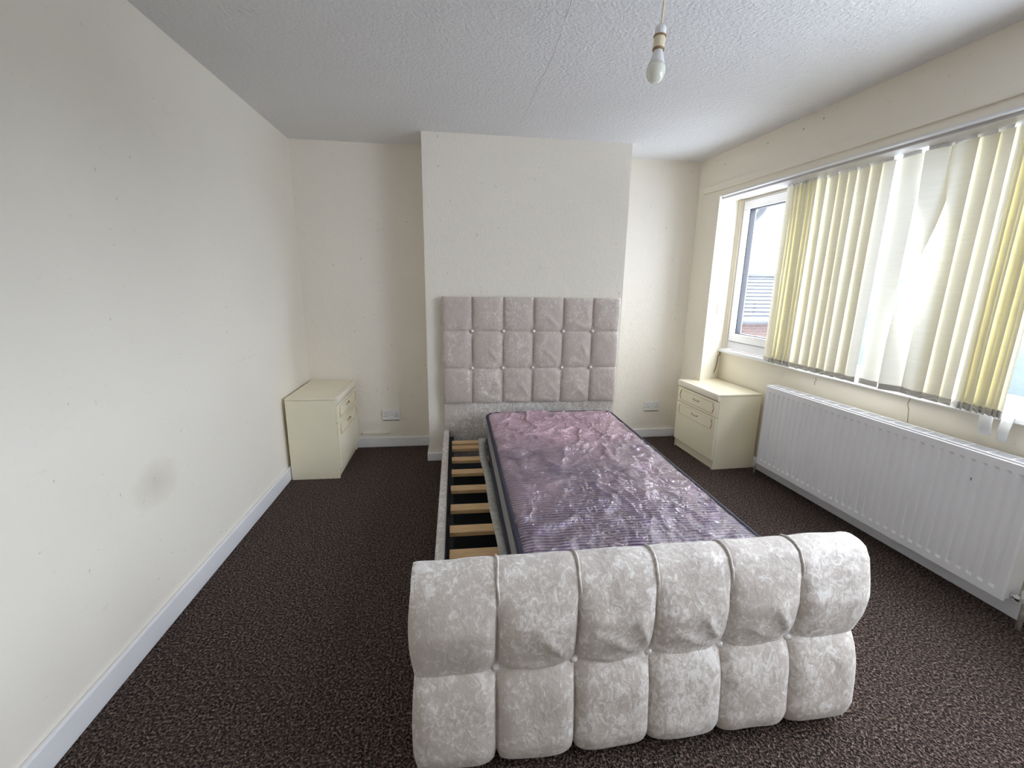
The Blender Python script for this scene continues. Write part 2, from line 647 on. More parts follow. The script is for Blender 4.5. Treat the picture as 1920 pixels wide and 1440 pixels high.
bb = struct(B().prism(BACK[0:2] + offset_path(BACK[0:2], 0.016)[::-1], 0, 0.086).build('baseboard_back', 'gloss_white', bevel=0.005))
cb = offset_path(BACK[1:5], 0.018)
struct(B().prism(BACK[1:5] + cb[::-1], 0, 0.064).build('baseboard_chimney', 'gloss_white', bevel=0.005))
struct(B().prism(BACK[4:6] + offset_path(BACK[4:6], 0.016)[::-1], 0, 0.08).build('baseboard_alcove', 'gloss_white', bevel=0.005))
struct(B().box(RX - 0.022, RX, 1.352, 3.60, 0, 0.088).build('baseboard_right', 'gloss_white', bevel=0.006, base=PV), True)
struct(B().box(RX - 0.022, RX, YW0, 1.285, 0, 0.088).build('baseboard_right', 'gloss_white', bevel=0.006, base=PV), True)
# thin surface conduit above the alcove skirting
struct(B().box(0.40, 0.62, BACK[0][1] - 0.012, BACK[0][1] + 0.004, 0.118, 0.132).build('trim_1', 'wall_right', bevel=0.003))
# timber batten over the window, and the reveal board
struct(B().box(WX - 0.020, WX, YW0 - 0.4, 3.715, 2.128, 2.176).build('trim_2', 'wall_right', bevel=0.004, base=PV), True)
struct(B().box(WX, WX + 0.13, YW0, 3.50, 2.078, 2.088).build('trim_3', 'gloss_white', bevel=0.002, base=PV), True)
# jamb beads beside the window frame
struct(B().box(FX - 0.035, FX + 0.002, 3.612, 3.628, 0.866, 2.086).box(FX - 0.012, FX + 0.002, 3.592, 3.612, 0.866, 2.086)
       .build('trim_4', 'wall_right', bevel=0.003, base=PV), True)
# long hairline ridge across the ceiling paper
pts = [(1.62, 1.2), (1.632, 1.84), (1.648, 2.225), (1.642, 2.6), (1.635, 2.98), (1.634, 3.39)]
fine = []
for i in range(len(pts) - 1):
    for k in range(8):
        s = k / 8
        fine.append((pts[i][0] * (1 - s) + pts[i + 1][0] * s + random.uniform(-.003, .003),
                     pts[i][1] * (1 - s) + pts[i + 1][1] * s, H + 0.0005))
B().tube(fine, [random.uniform(.0010, .0024) for _ in fine], 6).build('paper_ridge', 'ceiling', ceil, smooth=True)

# ------------------------------------------------------------------ window
win = B()
ZF0, ZF1 = 0.866, 2.082
win.box(FX, FX + 0.07, YW0, 3.64, ZF0, ZF0 + 0.068)
win.box(FX, FX + 0.07, YW0, 3.64, ZF1 - 0.048, ZF1)
win.box(FX, FX + 0.07, 3.575, 3.64, ZF0 + 0.068, ZF1 - 0.048)
win.box(FX, FX + 0.07, YW0, YW0 + 0.06, ZF0 + 0.068, ZF1 - 0.048)
win.box(FX, FX + 0.07, 2.79, 2.86, ZF0 + 0.068, ZF1 - 0.048)
win.box(FX, FX + 0.07, 0.30, 0.37, ZF0 + 0.068, ZF1 - 0.048)
w1 = struct(win.build('window_1', 'upvc', bevel=0.004, base=PV), True)


def ring(y0, y1, z0, z1, w, x0, x1):
    return B().box(x0, x1, y0, y1, z0, z0 + w).box(x0, x1, y0, y1, z1 - w, z1) \
        .box(x0, x1, y0, y0 + w, z0 + w, z1 - w).box(x0, x1, y1 - w, y1, z0 + w, z1 - w)


for (y0, y1) in ((2.862, 3.568), (YW0 + 0.06, 0.298)):  # near sash fills the unseen stretch added for light
    s = ring(y0, y1, ZF0 + 0.072, ZF1 - 0.016, 0.066, FX - 0.018, FX + 0.05).build('sash', 'upvc', w1, bevel=0.006)
    ring(y0 - 0.004, y1 + 0.004, ZF0 + 0.068, ZF1 - 0.012, 0.010, FX - 0.004, FX + 0.01).build('gasket', 'gasket', s)
    ring(y0 + 0.064, y1 - 0.064, ZF0 + 0.136, ZF1 - 0.080, 0.008, FX - 0.006, FX + 0.04).build('gasket', 'gasket', s)
    B().box(FX + 0.012, FX + 0.016, y0 + 0.06, y1 - 0.06, ZF0 + 0.13, ZF1 - 0.075).build('pane', 'glass', s)
B().box(FX + 0.03, FX + 0.034, 0.36, 2.80, ZF0 + 0.06, ZF1 - 0.04).build('pane', 'glass', w1)
B().box(3.522, FX + 0.002, YW0, 3.618, 0.838, 0.866).build('window_sill', 'gloss_white', w1, bevel=0.006)

# ------------------------------------------------------------------ bed
bed = thing('bed', 'double bed frame with tufted crushed velvet headboard and footboard and bare pine slats', 'bed', (1.778, 2.2, 0))


def puff(u, p=2.6, q=0.55):
    return max(0.0, 1 - abs(2 * u - 1) ** p) ** q


def cushion_disp(u, v, amp, seam=0.42):
    hu = puff(u)
    hv = puff(v, 2.4, 0.6)
    # pulled in deep where the buttons sit (corners), shallow along the cross seam
    return amp * hu * (seam + (1 - seam) * hv)


# headboard
HB_Y = 3.352
hx = [1.098, 1.318, 1.553, 1.783, 2.012, 2.243, 2.458]
hz = [1.292, 1.042, 0.760, 0.486]
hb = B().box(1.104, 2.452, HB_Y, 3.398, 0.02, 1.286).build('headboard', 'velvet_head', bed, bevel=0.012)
for j in range(3):
    for i in range(6):
        xa, xb, za, zb = hx[i], hx[i + 1], hz[j + 1], hz[j]
        rnd = [random.uniform(0, 6) for _ in range(3)]
        fold = (i, j) in ((3, 1), (4, 0), (1, 1), (4, 1), (3, 2), (2, 2), (4, 2), (1, 2), (3, 0))

        def fn(u, v, xa=xa, xb=xb, za=za, zb=zb, i=i, j=j, fold=fold, rnd=rnd):
            x = xa + (xb - xa) * u
            z = za + (zb - za) * v
            d = 0.030 * puff(u, 4.0, 0.45) * (0.62 + 0.38 * puff(v, 4.0, 0.45))
            if j == 0 and v > 0.5:      # top row rolls over the top edge, no button there
                d = 0.030 * puff(u, 4.0, 0.45) * (0.6 + 0.4 * math.sqrt(max(0, 1 - ((v - 0.5) / 0.5) ** 4)))
            for ub, vb, ok in ((0, 0, i > 0 and j < 2), (1, 0, i < 5 and j < 2), (0, 1, i > 0 and j > 0), (1, 1, i < 5 and j > 0)):
                if ok:
                    rb = math.hypot((u - ub) * 0.23, (v - vb) * 0.27)
                    d *= 1 - 0.75 * math.exp(-(rb / 0.034) ** 2)
            if i == 0 and u < 0.15:
                x -= 0.006 * math.sin(PI * v)
            if i == 5 and u > 0.85:
                x += 0.006 * math.sin(PI * v)
            if fold:
                ang = math.atan2(v, 1.02 - u)
                rad = math.hypot(v, 1 - u)
                d += 0.0060 * max(0, math.sin(ang * 8 + rnd[0])) ** 2 * math.exp(-((rad - 0.5) / 0.28) ** 2) * puff(u)
            d += 0.0015 * math.sin(9 * u + rnd[1]) * math.sin(8 * v + rnd[2]) * puff(u)
            return (x, HB_Y - 0.002 - d, z)
        B().grid(fn, 22, 22).build('tufted_panel', 'velvet_head', hb, smooth=True, fix=False)
b = B()
b.grid(lambda u, v: (1.104 + 1.348 * u, HB_Y - 0.004 - 0.006 * puff(u, 30, .5) * puff(v, 10, .5), 0.10 + 0.384 * v), 30, 12)
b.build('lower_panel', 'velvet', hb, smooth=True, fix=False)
for z in hz[1:3]:
    for x in hx[1:6]:
        B().lathe([(0.0005, 0.013), (0.007, 0.011), (0.0115, 0.005), (0.013, 0.0), (0.010, -0.010)], (x, HB_Y - 0.018, z), 12,
                  Matrix.Rotation(PI / 2, 3, 'X')).build('button', 'crystal', hb, smooth=True)
# piping cords run down the vertical seams
for x in hx[1:6]:
    B().tube([(x + 0.004 * math.sin(zz * 9), HB_Y - 0.004, zz) for zz in [0.486 + 0.806 * k / 24 for k in range(25)]], 0.003, 6).build('seam_cord', 'velvet_head', hb, smooth=True)

# footboard: a board with two rows of six puffed panels; the upper ones wrap over the top
fx = [1.066 + 0.2312 * k for k in range(7)]


def fsk(x):            # the footboard stands very slightly out of square
    return 0.004 + 0.016 * (x - 1.06)


FZ = 0.322
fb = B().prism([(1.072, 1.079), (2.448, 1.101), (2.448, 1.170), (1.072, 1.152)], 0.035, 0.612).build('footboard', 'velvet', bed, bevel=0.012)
UP = [(1.060, FZ), (1.044, 0.40), (1.040, 0.47), (1.040, 0.54), (1.046, 0.585), (1.064, 0.615), (1.090, 0.624), (1.125, 0.624), (1.150, 0.616), (1.158, 0.58), (1.156, 0.50)]
LO = [(1.085, 0.030), (1.055, 0.036), (1.030, 0.055), (1.020, 0.09), (1.026, 0.15), (1.034, 0.22), (1.046, 0.28), (1.060, FZ)]


def prof_at(P, s):
    ds = [0]
    for a, c in zip(P, P[1:]):
        ds.append(ds[-1] + math.hypot(c[0] - a[0], c[1] - a[1]))
    L = ds[-1] * s
    for k in range(len(P) - 1):
        if L <= ds[k + 1] + 1e-9:
            w = (L - ds[k]) / max(1e-9, ds[k + 1] - ds[k])
            p = (P[k][0] + (P[k + 1][0] - P[k][0]) * w, P[k][1] + (P[k + 1][1] - P[k][1]) * w)
            break
    a, c = P[max(0, k - 0)], P[min(len(P) - 1, k + 1)]
    return p


def prof(P, s):
    e = 0.03
    p = prof_at(P, s)
    a, c = prof_at(P, max(0, s - e)), prof_at(P, min(1, s + e))
    tx, tz = c[0] - a[0], c[1] - a[1]
    L = math.hypot(tx, tz)
    return p, (-tz / L, tx / L)      # outward (towards the viewer and up)


FOLDS = {1: [(1.02, 8, 0.3)], 2: [(1.02, 11, 0.6)], 3: [(1.02, 12, 1.2)], 4: [(1.02, 11, 2.0)]}
for j, P in enumerate((UP, LO)):
    for i in range(6):
        xa, xb = fx[i], fx[i + 1]
        rnd = [random.uniform(0, 6) for _ in range(3)]

        def fn(u, v, i=i, j=j, P=P, xa=xa, xb=xb, rnd=rnd):
            (y, z), (ny, nz) = prof(P, v)
            x = xa + (xb - xa) * u
            hu = puff(u, 4.6, 0.45)
            if j == 0:
                hv = 0.56 + 0.44 * min(1, v / 0.24) ** 0.5 if v < 0.24 else 1.0
                amp = 0.033 if v < 0.30 else 0.033 - 0.030 * min(1, (v - 0.30) / 0.22)
                if v > 0.72:
                    amp *= max(0.15, 1 - (v - 0.72) / 0.2)
            else:
                hv = 0.56 + 0.44 * min(1, (1 - v) / 0.24) ** 0.5 if v > 0.76 else 1.0
                amp = 0.034 * (0.35 + 0.65 * min(1, v / 0.22))
            d = amp * hu * hv
            vs_ = v if j == 0 else 1 - v
            for ub, ok in ((0.0, i > 0), (1.0, i < 5)):
                if ok:
                    rb = math.hypot((u - ub) * 0.231, vs_ * (0.55 if j == 0 else 0.33))
                    d *= 1 - 0.75 * math.exp(-(rb / 0.030) ** 2)
            if j == 0 and i in FOLDS:
                for (cu, k, ph) in FOLDS[i]:
                    a = math.atan2(v * 2.6, cu - u)
                    rad = math.hypot(v * 2.6, cu - u)
                    d += 0.0105 * max(0.0, math.sin(a * k + ph)) ** 2 * math.exp(-((rad - 0.55) / 0.30) ** 2) * hu
            d += 0.002 * math.sin(7 * u + rnd[1]) * math.sin(9 * v + rnd[2]) * hu
            side = 0.0
            if i == 0:
                side = -(1 - u) ** 3
            if i == 5:
                side = u ** 3
            bulge = (0.010 * math.sin(PI * min(1, v / 0.55)) if (j == 0 and v < 0.55) else 0.0) if j == 0 else 0.008 * math.sin(PI * min(1, v * 1.0))
            x += side * bulge
            if j == 1:
                # bottoms are scalloped: panel centres hang lower than the seams
                z -= 0.012 * hu * max(0, 1 - v / 0.25)
                z += 0.02 * (1 - hu) * max(0, 1 - v / 0.2)
            return (x, y + ny * d + fsk(x), max(0.018, z + nz * d))
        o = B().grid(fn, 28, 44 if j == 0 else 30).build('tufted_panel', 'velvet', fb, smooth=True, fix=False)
        # outward-facing normals
for k in range(1, 6):
    B().lathe([(0.0005, 0.012), (0.007, 0.010), (0.011, 0.004), (0.012, -0.003)], (fx[k], 1.056 + fsk(fx[k]), FZ), 12,
              Matrix.Rotation(PI / 2, 3, 'X')).build('button', 'crystal', fb, smooth=True)
    pts = []
    for s in range(0, 26):
        (y, z), (ny, nz) = prof(UP, 0.34 + 0.46 * s / 25)
        pts.append((fx[k] + 0.004 + 0.003 * math.sin(s * 0.4), y + ny * 0.003 + fsk(fx[k]), z + nz * 0.003))
    B().tube(pts, 0.0038, 6).build('seam_cord', 'velvet', fb, smooth=True)
# velvet side cheeks of the footboard
for x, s in ((1.068, -1), (2.452, 1)):
    poly = [(p[0] + 0.004 + fsk(x), p[1]) for p in LO] + [(p[0] + 0.004 + fsk(x), p[1] - 0.003) for p in UP[1:]]
    n = len(poly)
    b = B()
    b.add([(x, y, z) for y, z in poly] + [(x - s * 0.02, y, z) for y, z in poly],
          [tuple(range(n)), tuple(range(n, 2 * n))[::-1]] + [(k, n + k, n + (k + 1) % n, (k + 1) % n) for k in range(n)])
    b.build('side_cheek', 'velvet', fb)
for x in (1.20, 2.32):
    B().box(x - 0.03, x + 0.03, 1.085, 1.14, 0, 0.035).build('foot', 'dark', fb)

# side rails, centre bearer, slats
for x0, x1, ins in ((1.094, 1.136, 1.136), (2.420, 2.462, 2.416)):
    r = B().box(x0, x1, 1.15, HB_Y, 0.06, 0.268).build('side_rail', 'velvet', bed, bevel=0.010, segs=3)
    B().box(ins, ins + 0.004, 1.155, HB_Y - 0.002, 0.04, 0.258).build('inner_lining', 'black_lining_shade', r)
    xl = (x1, x1 + 0.03) if x0 < 1.5 else (x0 - 0.034, x0 - 0.004)
    B().box(xl[0] + 0.004, xl[1] + 0.004, 1.16, HB_Y - 0.004, 0.185, 0.213).build('slat_ledge', 'dark', r)
B().box(1.755, 1.80, 1.15, HB_Y, 0.13, 0.213).build('centre_bearer', 'dark', bed)
for y in (1.6, 2.3, 3.0):
    B().box(1.757, 1.798, y - 0.02, y + 0.02, 0, 0.13).build('bearer_leg', 'dark', bed)
B().box(1.14, 2.416, 1.155, HB_Y - 0.003, 0.001, 0.006).build('under_bed_shade', 'black_lining_shade', bed)  # added black sheet: paints the shade on the carpet under the slats
SL = B().box(-0.622, 0.622, -0.034, 0.034, 0.213, 0.235).build('slat', 'pine', bed, bevel=0.002, base=(0, 0, 0))
SL.location = (0, 3.157 - 2.2, 0)
for k, y in enumerate((3.058, 2.84, 2.632, 2.400, 2.168, 1.957, 1.757, 1.55, 1.34)):
    o = SL.copy()
    COL.objects.link(o)
    o.parent = bed
    o.location = (random.uniform(-.003, .003), y - 2.2, 0)
    o.rotation_euler = (0, 0, random.uniform(-.006, .006))
b = B()
b.grid(lambda u, v: (1.358 + 0.05 * u + 0.008 * math.sin(v * 5.5) - 0.004 * math.sin(v * 17), 1.20 + 2.02 * v, 0.2365 + 0.002 * abs(math.sin(v * 30))), 2, 60)
b.build('slat_webbing', 'webbing', bed, smooth=True, solid=0.002)

# ------------------------------------------------------------------ mattress
MX0, MX1, MY0, MY1, MZ0, MZ1 = 1.418, 2.350, 1.262, 3.170, 0.2385, 0.450
mat_o = thing('mattress', 'narrow purple striped mattress in clear plastic lying on the pine slats', 'mattress', ((MX0 + MX1) / 2, (MY0 + MY1) / 2, MZ0))


def rrect(x0, x1, y0, y1, r, n=7):
    out = []
    for cx, cy, a0 in ((x1 - r, y0 + r, -PI / 2), (x1 - r, y1 - r, 0), (x0 + r, y1 - r, PI / 2), (x0 + r, y0 + r, PI)):
        for k in range(n + 1):
            a = a0 + PI / 2 * k / n
            out.append((cx + r * math.cos(a), cy + r * math.sin(a)))
    return out


rr = rrect(MX0, MX1, MY0, MY1, 0.085)
B().prism(rr, MZ0 + 0.012, MZ1 - 0.012).build('border', 'border', mat_o, smooth=False)


def sheet(z_edge, dome, inset=0.0, amp=0.0, nx=60, ny=110, seed=0.0):
    """a cover over the rounded-rectangle outline, domed and wrinkled"""
    from mathutils import noise as mn
    b = B()
    vs, fs = [], []
    r = 0.085
    for j in range(ny + 1):
        v = j / ny
        y = MY0 + (MY1 - MY0) * v
        dy = min(y - MY0, MY1 - y)
        ins = 0.0
        if dy < r:
            ins = r - math.sqrt(max(0.0, r * r - (r - dy) ** 2))
        for i in range(nx + 1):
            u = i / nx
            x = (MX0 + ins) + (MX1 - MX0 - 2 * ins) * u
            e = min(min(u, 1 - u) * (MX1 - MX0), dy)
            k = min(1.0, e / 0.07)
            k = math.sqrt(max(0, 1 - (1 - k) ** 2))
            w = 0.0
            if amp:
                p = Vector((x * 4.0 + seed, y * 3.0, 0.3))
                p2 = Vector((x * 9.0 + y * 3 + seed, y * 7.0 - x * 2, 1.3))
                rd = 1 - abs(mn.noise(p + Vector((mn.noise(p * 2.1), mn.noise(p * 1.7 + Vector((5, 1, 2))), 0)) * 0.9))
                rd2 = 1 - abs(mn.noise(p2))
                w = amp * (rd ** 10 * 1.3 + rd2 ** 8 * 0.6)
            vs.append((x, y, z_edge + dome * k + w * min(1, e / 0.04)))
    for j in range(ny):
        for i in range(nx):
            a = j * (nx + 1) + i
            fs.append((a, a + 1, a + nx + 2, a + nx + 1))
    return b.add(vs, fs)


sheet(MZ1 - 0.010, 0.016).build('striped_top', 'ticking', mat_o, smooth=True, fix=False)
for z in (MZ0 + 0.018, MZ1 - 0.005):
    B().tube([(x, y, z + 0.002 * math.sin(k * 1.7)) for k, (x, y) in enumerate(rrect(MX0 - 0.003, MX1 + 0.003, MY0 - 0.003, MY1 + 0.003, 0.085, 10))], 0.0115, 8, True).build('piping', 'navy', mat_o, smooth=True)
sheet(MZ1 - 0.006, 0.018, amp=0.013, nx=130, ny=250, seed=3.1).build('plastic_sleeve', 'sleeve', mat_o, smooth=True, fix=False)


# ------------------------------------------------------------------ bedside cabinets
def frame_path(y0, y1, z0, z1, x):
    """moulding outline with pinched, scrolled ends"""
    P = []
    h = z1 - z0
    zc = (z0 + z1) / 2
    n = 0.022
    P += [(x, y0 + n, z0), (x, y1 - n, z0)]
    P += [(x, y1 - 0.010, z0 + 0.004), (x, y1 - 0.004, z0 + 0.012), (x, y1 - 0.012, z0 + 0.020), (x, y1, zc - h * .14), (x, y1 + 0.004, zc), (x, y1, zc + h * .14), (x, y1 - 0.012, z1 - 0.020), (x, y1 - 0.004, z1 - 0.012), (x, y1 - 0.010, z1 - 0.004)]
    P += [(x, y1 - n, z1), (x, y0 + n, z1)]
    P += [(x, y0 + 0.010, z1 - 0.004), (x, y0 + 0.004, z1 - 0.012), (x, y0 + 0.012, z1 - 0.020), (x, y0, zc + h * .14), (x, y0 - 0.004, zc), (x, y0, zc - h * .14), (x, y0 + 0.012, z0 + 0.020), (x, y0 + 0.004, z0 + 0.012), (x, y0 + 0.010, z0 + 0.004)]
    return P


def cabinet(base, right, rotz, label, D, Wd, Hc):
    c = thing('bedside_cabinet', label, 'cabinet', base, right, rotz, 'cream bedside cabinets')
    BASE[c.name_full] = Vector((0, 0, 0))
    hw = Wd / 2
    body = B().box(0, D - 0.022, -hw, -hw + 0.016, 0, Hc - 0.016).box(0, D - 0.022, hw - 0.016, hw, 0, Hc - 0.016) \
        .box(0.0, 0.008, -hw + 0.016, hw - 0.016, 0.02, Hc - 0.016).box(0.008, D - 0.03, -hw + 0.016, hw - 0.016, 0.07, 0.086)
    body.build('carcass', 'cream_lam', c, bevel=0.0015)
    top = B().box(0, D - 0.004, -hw - 0.001, hw + 0.001, Hc - 0.014, Hc).build('top', 'cream_lam', c, bevel=0.002)
    # rounded front lip
    L = [(D - 0.024, Hc - 0.014), (D - 0.024, Hc - 0.050), (D - 0.012, Hc - 0.052), (D - 0.004, Hc - 0.046), (D, Hc - 0.030), (D - 0.001, Hc - 0.012), (D - 0.006, Hc - 0.002), (D - 0.012, Hc + 0.001), (D - 0.024, Hc + 0.001)]
    n = len(L)
    B().add([(x, -hw - 0.002, z) for x, z in L] + [(x, hw + 0.002, z) for x, z in L],
            [tuple(range(n)), tuple(range(n, 2 * n))[::-1]] + [(k, n + k, n + (k + 1) % n, (k + 1) % n) for k in range(n)]).build('front_lip', 'cream_edge', top)
    B().box(D - 0.045, D - 0.032, -hw + 0.016, hw - 0.016, 0.0, 0.072).build('plinth', 'cream_lam', c, bevel=0.001)
    zd1, zd0 = Hc - 0.056, Hc - 0.182
    ze1, ze0 = zd0 - 0.004, 0.076
    fxx = D - 0.006
    for nm, za, zb, mz0, mz1 in (('drawer', zd0, zd1, zd0 + 0.022, zd1 - 0.018), ('door', ze0, ze1, ze1 - 0.098, ze1 - 0.012)):
        f = B().box(D - 0.022, fxx, -hw + 0.003, hw - 0.003, za, zb).build(nm, 'cream_lam', c, bevel=0.003)
        P = frame_path(-hw + 0.045, hw - 0.045, mz0, mz1, fxx + 0.001)
        B().tube(P, 0.0028, 6, True).build('moulding', 'mould', f, smooth=True)
        for s in (-1, 1):                       # gilt scrolls at the moulding ends
            ys = s * (hw - 0.045)
            zc = (mz0 + mz1) / 2
            B().tube([(fxx + 0.002, ys - s * 0.010, mz0 + 0.006), (fxx + 0.003, ys - s * 0.004, mz0 + 0.014), (fxx + 0.003, ys - s * 0.010, mz0 + 0.022),
                      (fxx + 0.003, ys + s * 0.001, zc - 0.010), (fxx + 0.003, ys + s * 0.005, zc), (fxx + 0.003, ys + s * 0.001, zc + 0.010),
                      (fxx + 0.003, ys - s * 0.010, mz1 - 0.022), (fxx + 0.003, ys - s * 0.004, mz1 - 0.014), (fxx + 0.002, ys - s * 0.010, mz1 - 0.006)],
                     0.0030, 6).build('gilt_scroll', 'gilt', f, smooth=True)
        zc = (mz0 + mz1) / 2 + 0.004
        B().tube([(fxx + 0.002, -0.044, zc + 0.002), (fxx + 0.008, -0.030, zc - 0.002), (fxx + 0.014, -0.012, zc + 0.004), (fxx + 0.016, 0, zc + 0.001),
                  (fxx + 0.014, 0.012, zc + 0.004), (fxx + 0.008, 0.030, zc - 0.002), (fxx + 0.002, 0.044, zc + 0.002)],
                 [0.003, 0.0045, 0.0035, 0.005, 0.0035, 0.0045, 0.003], 7).build('handle', 'gilt', f, smooth=True)
        for s in (-1, 1):
            B().lathe([(0.0075, 0), (0.0075, 0.002), (0.004, 0.005)], (fxx, s * 0.036, zc), 10, Matrix.Rotation(PI / 2, 3, 'Y')).build('handle_mount', 'bronze', f)
    return c


cabinet((0.024, 3.412, 0), False, 0, 'cream bedside cabinet against the bare left wall, facing the bed', 0.352, 0.590, 0.60)
cabinet((3.534, 3.302, 0), True, PI, 'cream bedside cabinet beside the radiator, under the window end', 0.372, 0.560, 0.60)


# ------------------------------------------------------------------ wall sockets
def socket(cx, yw, cz, label):
    s = thing('wall_socket', label, 'socket', (cx, yw, cz), group='double wall sockets')
    pl_ = B().box(cx - 0.074, cx + 0.074, yw - 0.011, yw, cz - 0.044, cz + 0.044).build('face_plate', 'plastic', s, bevel=0.004)
    for d in (-1, 1):
        sx = cx + d * 0.014
        B().box(sx - 0.007, sx + 0.007, yw - 0.015, yw - 0.010, cz + 0.004, cz + 0.026).build('switch', 'plastic', pl_, bevel=0.002)
        px = cx + d * 0.046
        for (hx_, hz_, w, h) in ((0, 0.014, 0.0022, 0.0045), (-0.011, -0.009, 0.004, 0.0025), (0.011, -0.009, 0.004, 0.0025)):
            B().box(px + hx_ - w, px + hx_ + w, yw - 0.0116, yw - 0.0106, cz + hz_ - h, cz + hz_ + h).build('pin_hole', 'dark', pl_)
    B().box(cx - 0.070, cx + 0.066, yw - 0.004, yw, cz - 0.052, cz - 0.045).build('mastic_edge', 'crack', pl_, bevel=0.001)
    return s


socket(0.640, yb(3.755, 0.64), 0.284, 'white double wall socket in the alcove beside the left cabinet')
socket(2.995, yb(3.786, 2.995), 0.301, 'white double wall socket between chimney breast and window cabinet')

# ------------------------------------------------------------------ radiator
RY0, RY1, RZ0, RZ1, RXF = 1.365, 2.872, 0.104, 0.704, 3.432
rad = thing('radiator', 'long white double panel radiator below the window sill', 'radiator', (3.47, 2.12, 0), True)
nfl = 34
ys = []
pitch = (RY1 - RY0 - 0.05) / nfl
for k in range(nfl):
    a = RY0 + 0.025 + k * pitch
    ys += [(a + pitch * 0.22, 0), (a + pitch * 0.34, 1), (a + pitch * 0.66, 1), (a + pitch * 0.78, 0)]
ys = [(RY0, 0), (RY0 + 0.006, 0)] + ys + [(RY1 - 0.006, 0), (RY1, 0)]
zs = [(RZ0, 0, 0.010), (RZ0 + 0.006, 0, 0), (RZ0 + 0.040, 0, 0), (RZ0 + 0.052, 1, 0), (RZ1 - 0.052, 1, 0), (RZ1 - 0.040, 0, 0), (RZ1 - 0.006, 0, 0), (RZ1, 0, 0.010)]
vs = []
for (z, kz, back) in zs:
    for n_, (y, ky) in enumerate(ys):
        edge = 0.008 if n_ in (0, len(ys) - 1) else 0
        vs.append((RXF + 0.007 * ky * kz + max(back, edge), y, z))
fs = []
W_ = len(ys)
for j in range(len(zs) - 1):
    for i in range(W_ - 1):
        a = j * W_ + i
        fs.append((a, a + W_, a + W_ + 1, a + 1))
fp = B().add(vs, fs).build('front_panel', 'radiator', rad, fix=False)
B().box(RXF + 0.0095, RXF + 0.016, RY0 + 0.002, RY1 - 0.002, RZ0 + 0.002, RZ1 - 0.002).build('front_backing', 'radiator', rad)
B().box(3.508, 3.520, RY0 + 0.005, RY1 - 0.005, RZ0 + 0.01, RZ1 - 0.01).build('rear_panel', 'radiator', rad, bevel=0.004)
for y in (RY0, RY1 - 0.0025):
    B().box(RXF + 0.008, 3.520, y, y + 0.0025, RZ0 + 0.012, RZ1 + 0.002).build('side_cover', 'radiator', rad, bevel=0.001)
gr = B().box(RXF + 0.006, RXF + 0.014, RY0, RY1, RZ1 - 0.004, RZ1 + 0.004).box(3.512, 3.520, RY0, RY1, RZ1 - 0.004, RZ1 + 0.004).build('top_grille', 'radiator', rad, bevel=0.001)
for k in range(18):
    y = RY0 + 0.02 + (RY1 - RY0 - 0.04) * k / 17
    B().box(RXF + 0.014, 3.512, y - 0.003, y + 0.003, RZ1 - 0.003, RZ1 + 0.003).build('grille_bar', 'radiator', gr)
for k in range(3):
    x = RXF + 0.030 + 0.020 * k
    B().box(x - 0.001, x + 0.001, RY0 + 0.004, RY1 - 0.004, RZ1 - 0.004, RZ1 + 0.002).build('grille_bar', 'radiator', gr)
fin = B()
for k in range(60):
    y = RY0 + 0.03 + (RY1 - RY0 - 0.06) * k / 59
    fin.box(RXF + 0.018, 3.506, y - 0.001, y + 0.001, RZ0 + 0.05, RZ1 - 0.04)
fin.build('convector_fins', 'radiator', rad)
# valves
v = B().tube([(3.476, RY1 + 0.002, 0.140), (3.476, RY1 + 0.05, 0.140)], 0.010, 10).build('valve', 'chrome', rad, smooth=True)
B().lathe([(0.012, 0), (0.017, 0.004), (0.017, 0.062), (0.013, 0.068), (0.002, 0.069)], (3.476, RY1 + 0.052, 0.060), 14).build('valve_cap', 'plastic', v, smooth=True)
B().tube([(3.476, RY1 + 0.052, 0.0), (3.476, RY1 + 0.052, 0.062)], 0.008, 10).build('pipe', 'pipe', v, smooth=True)
v = B().tube([(3.476, RY0 - 0.001, 0.136), (3.476, RY0 - 0.045, 0.136)], 0.011, 10).tube([(3.476, RY0 - 0.018, 0.136), (3.476, RY0 - 0.032, 0.136)], 0.016, 6).build('valve', 'chrome', rad)
B().lathe([(0.010, 0), (0.018, 0.006), (0.018, 0.055), (0.012, 0.062), (0.002, 0.063)], (3.476, RY0 - 0.048, 0.125), 14).build('valve_cap', 'plastic', v, smooth=True)
B().tube([(3.476, RY0 - 0.048, 0.0), (3.476, RY0 - 0.048, 0.130)], 0.009, 10).build('pipe', 'pipe', v, smooth=True)
# chips in the enamel
for y, z, h in ((1.652, 0.531, 0.022), (1.612, 0.535, 0.034), (1.577, 0.570, 0.012)):
    B().tube([(RXF + 0.0062, y, z - h / 2), (RXF + 0.0066, y + 0.003, z), (RXF + 0.0062, y + 0.001, z + h / 2)], 0.0016, 5).build('enamel_chip', 'rust', fp)

# ------------------------------------------------------------------ pendant lamp
PX, PY = 1.878, 1.6
pen = thing('pendant_lamp', 'bare white bulb on a cord hanging from the ceiling', 'lamp', (PX, PY, H))
B().lathe([(0.036, 0), (0.036, -0.010), (0.022, -0.022), (0.006, -0.026)], (PX, PY, H), 24).build('ceiling_rose', 'plastic', pen, smooth=True)
B().tube([(PX, PY, H - 0.02), (PX - 0.001, PY, 2.33), (PX - 0.003, PY, 2.27), (PX - 0.006, PY, 2.215)], 0.0034, 8).build('cord', 'old_plastic', pen, smooth=True)
tilt = Matrix.Rotation(math.radians(4), 3, 'Y') @ Matrix.Rotation(math.radians(-3), 3, 'X')
hc = (PX - 0.006, PY, 2.222)
hold = B().lathe([(0.005, 0.004), (0.012, 0.0), (0.0175, -0.008), (0.0180, -0.030)], hc, 20, tilt).build('lamp_holder', 'plastic', pen, smooth=True)
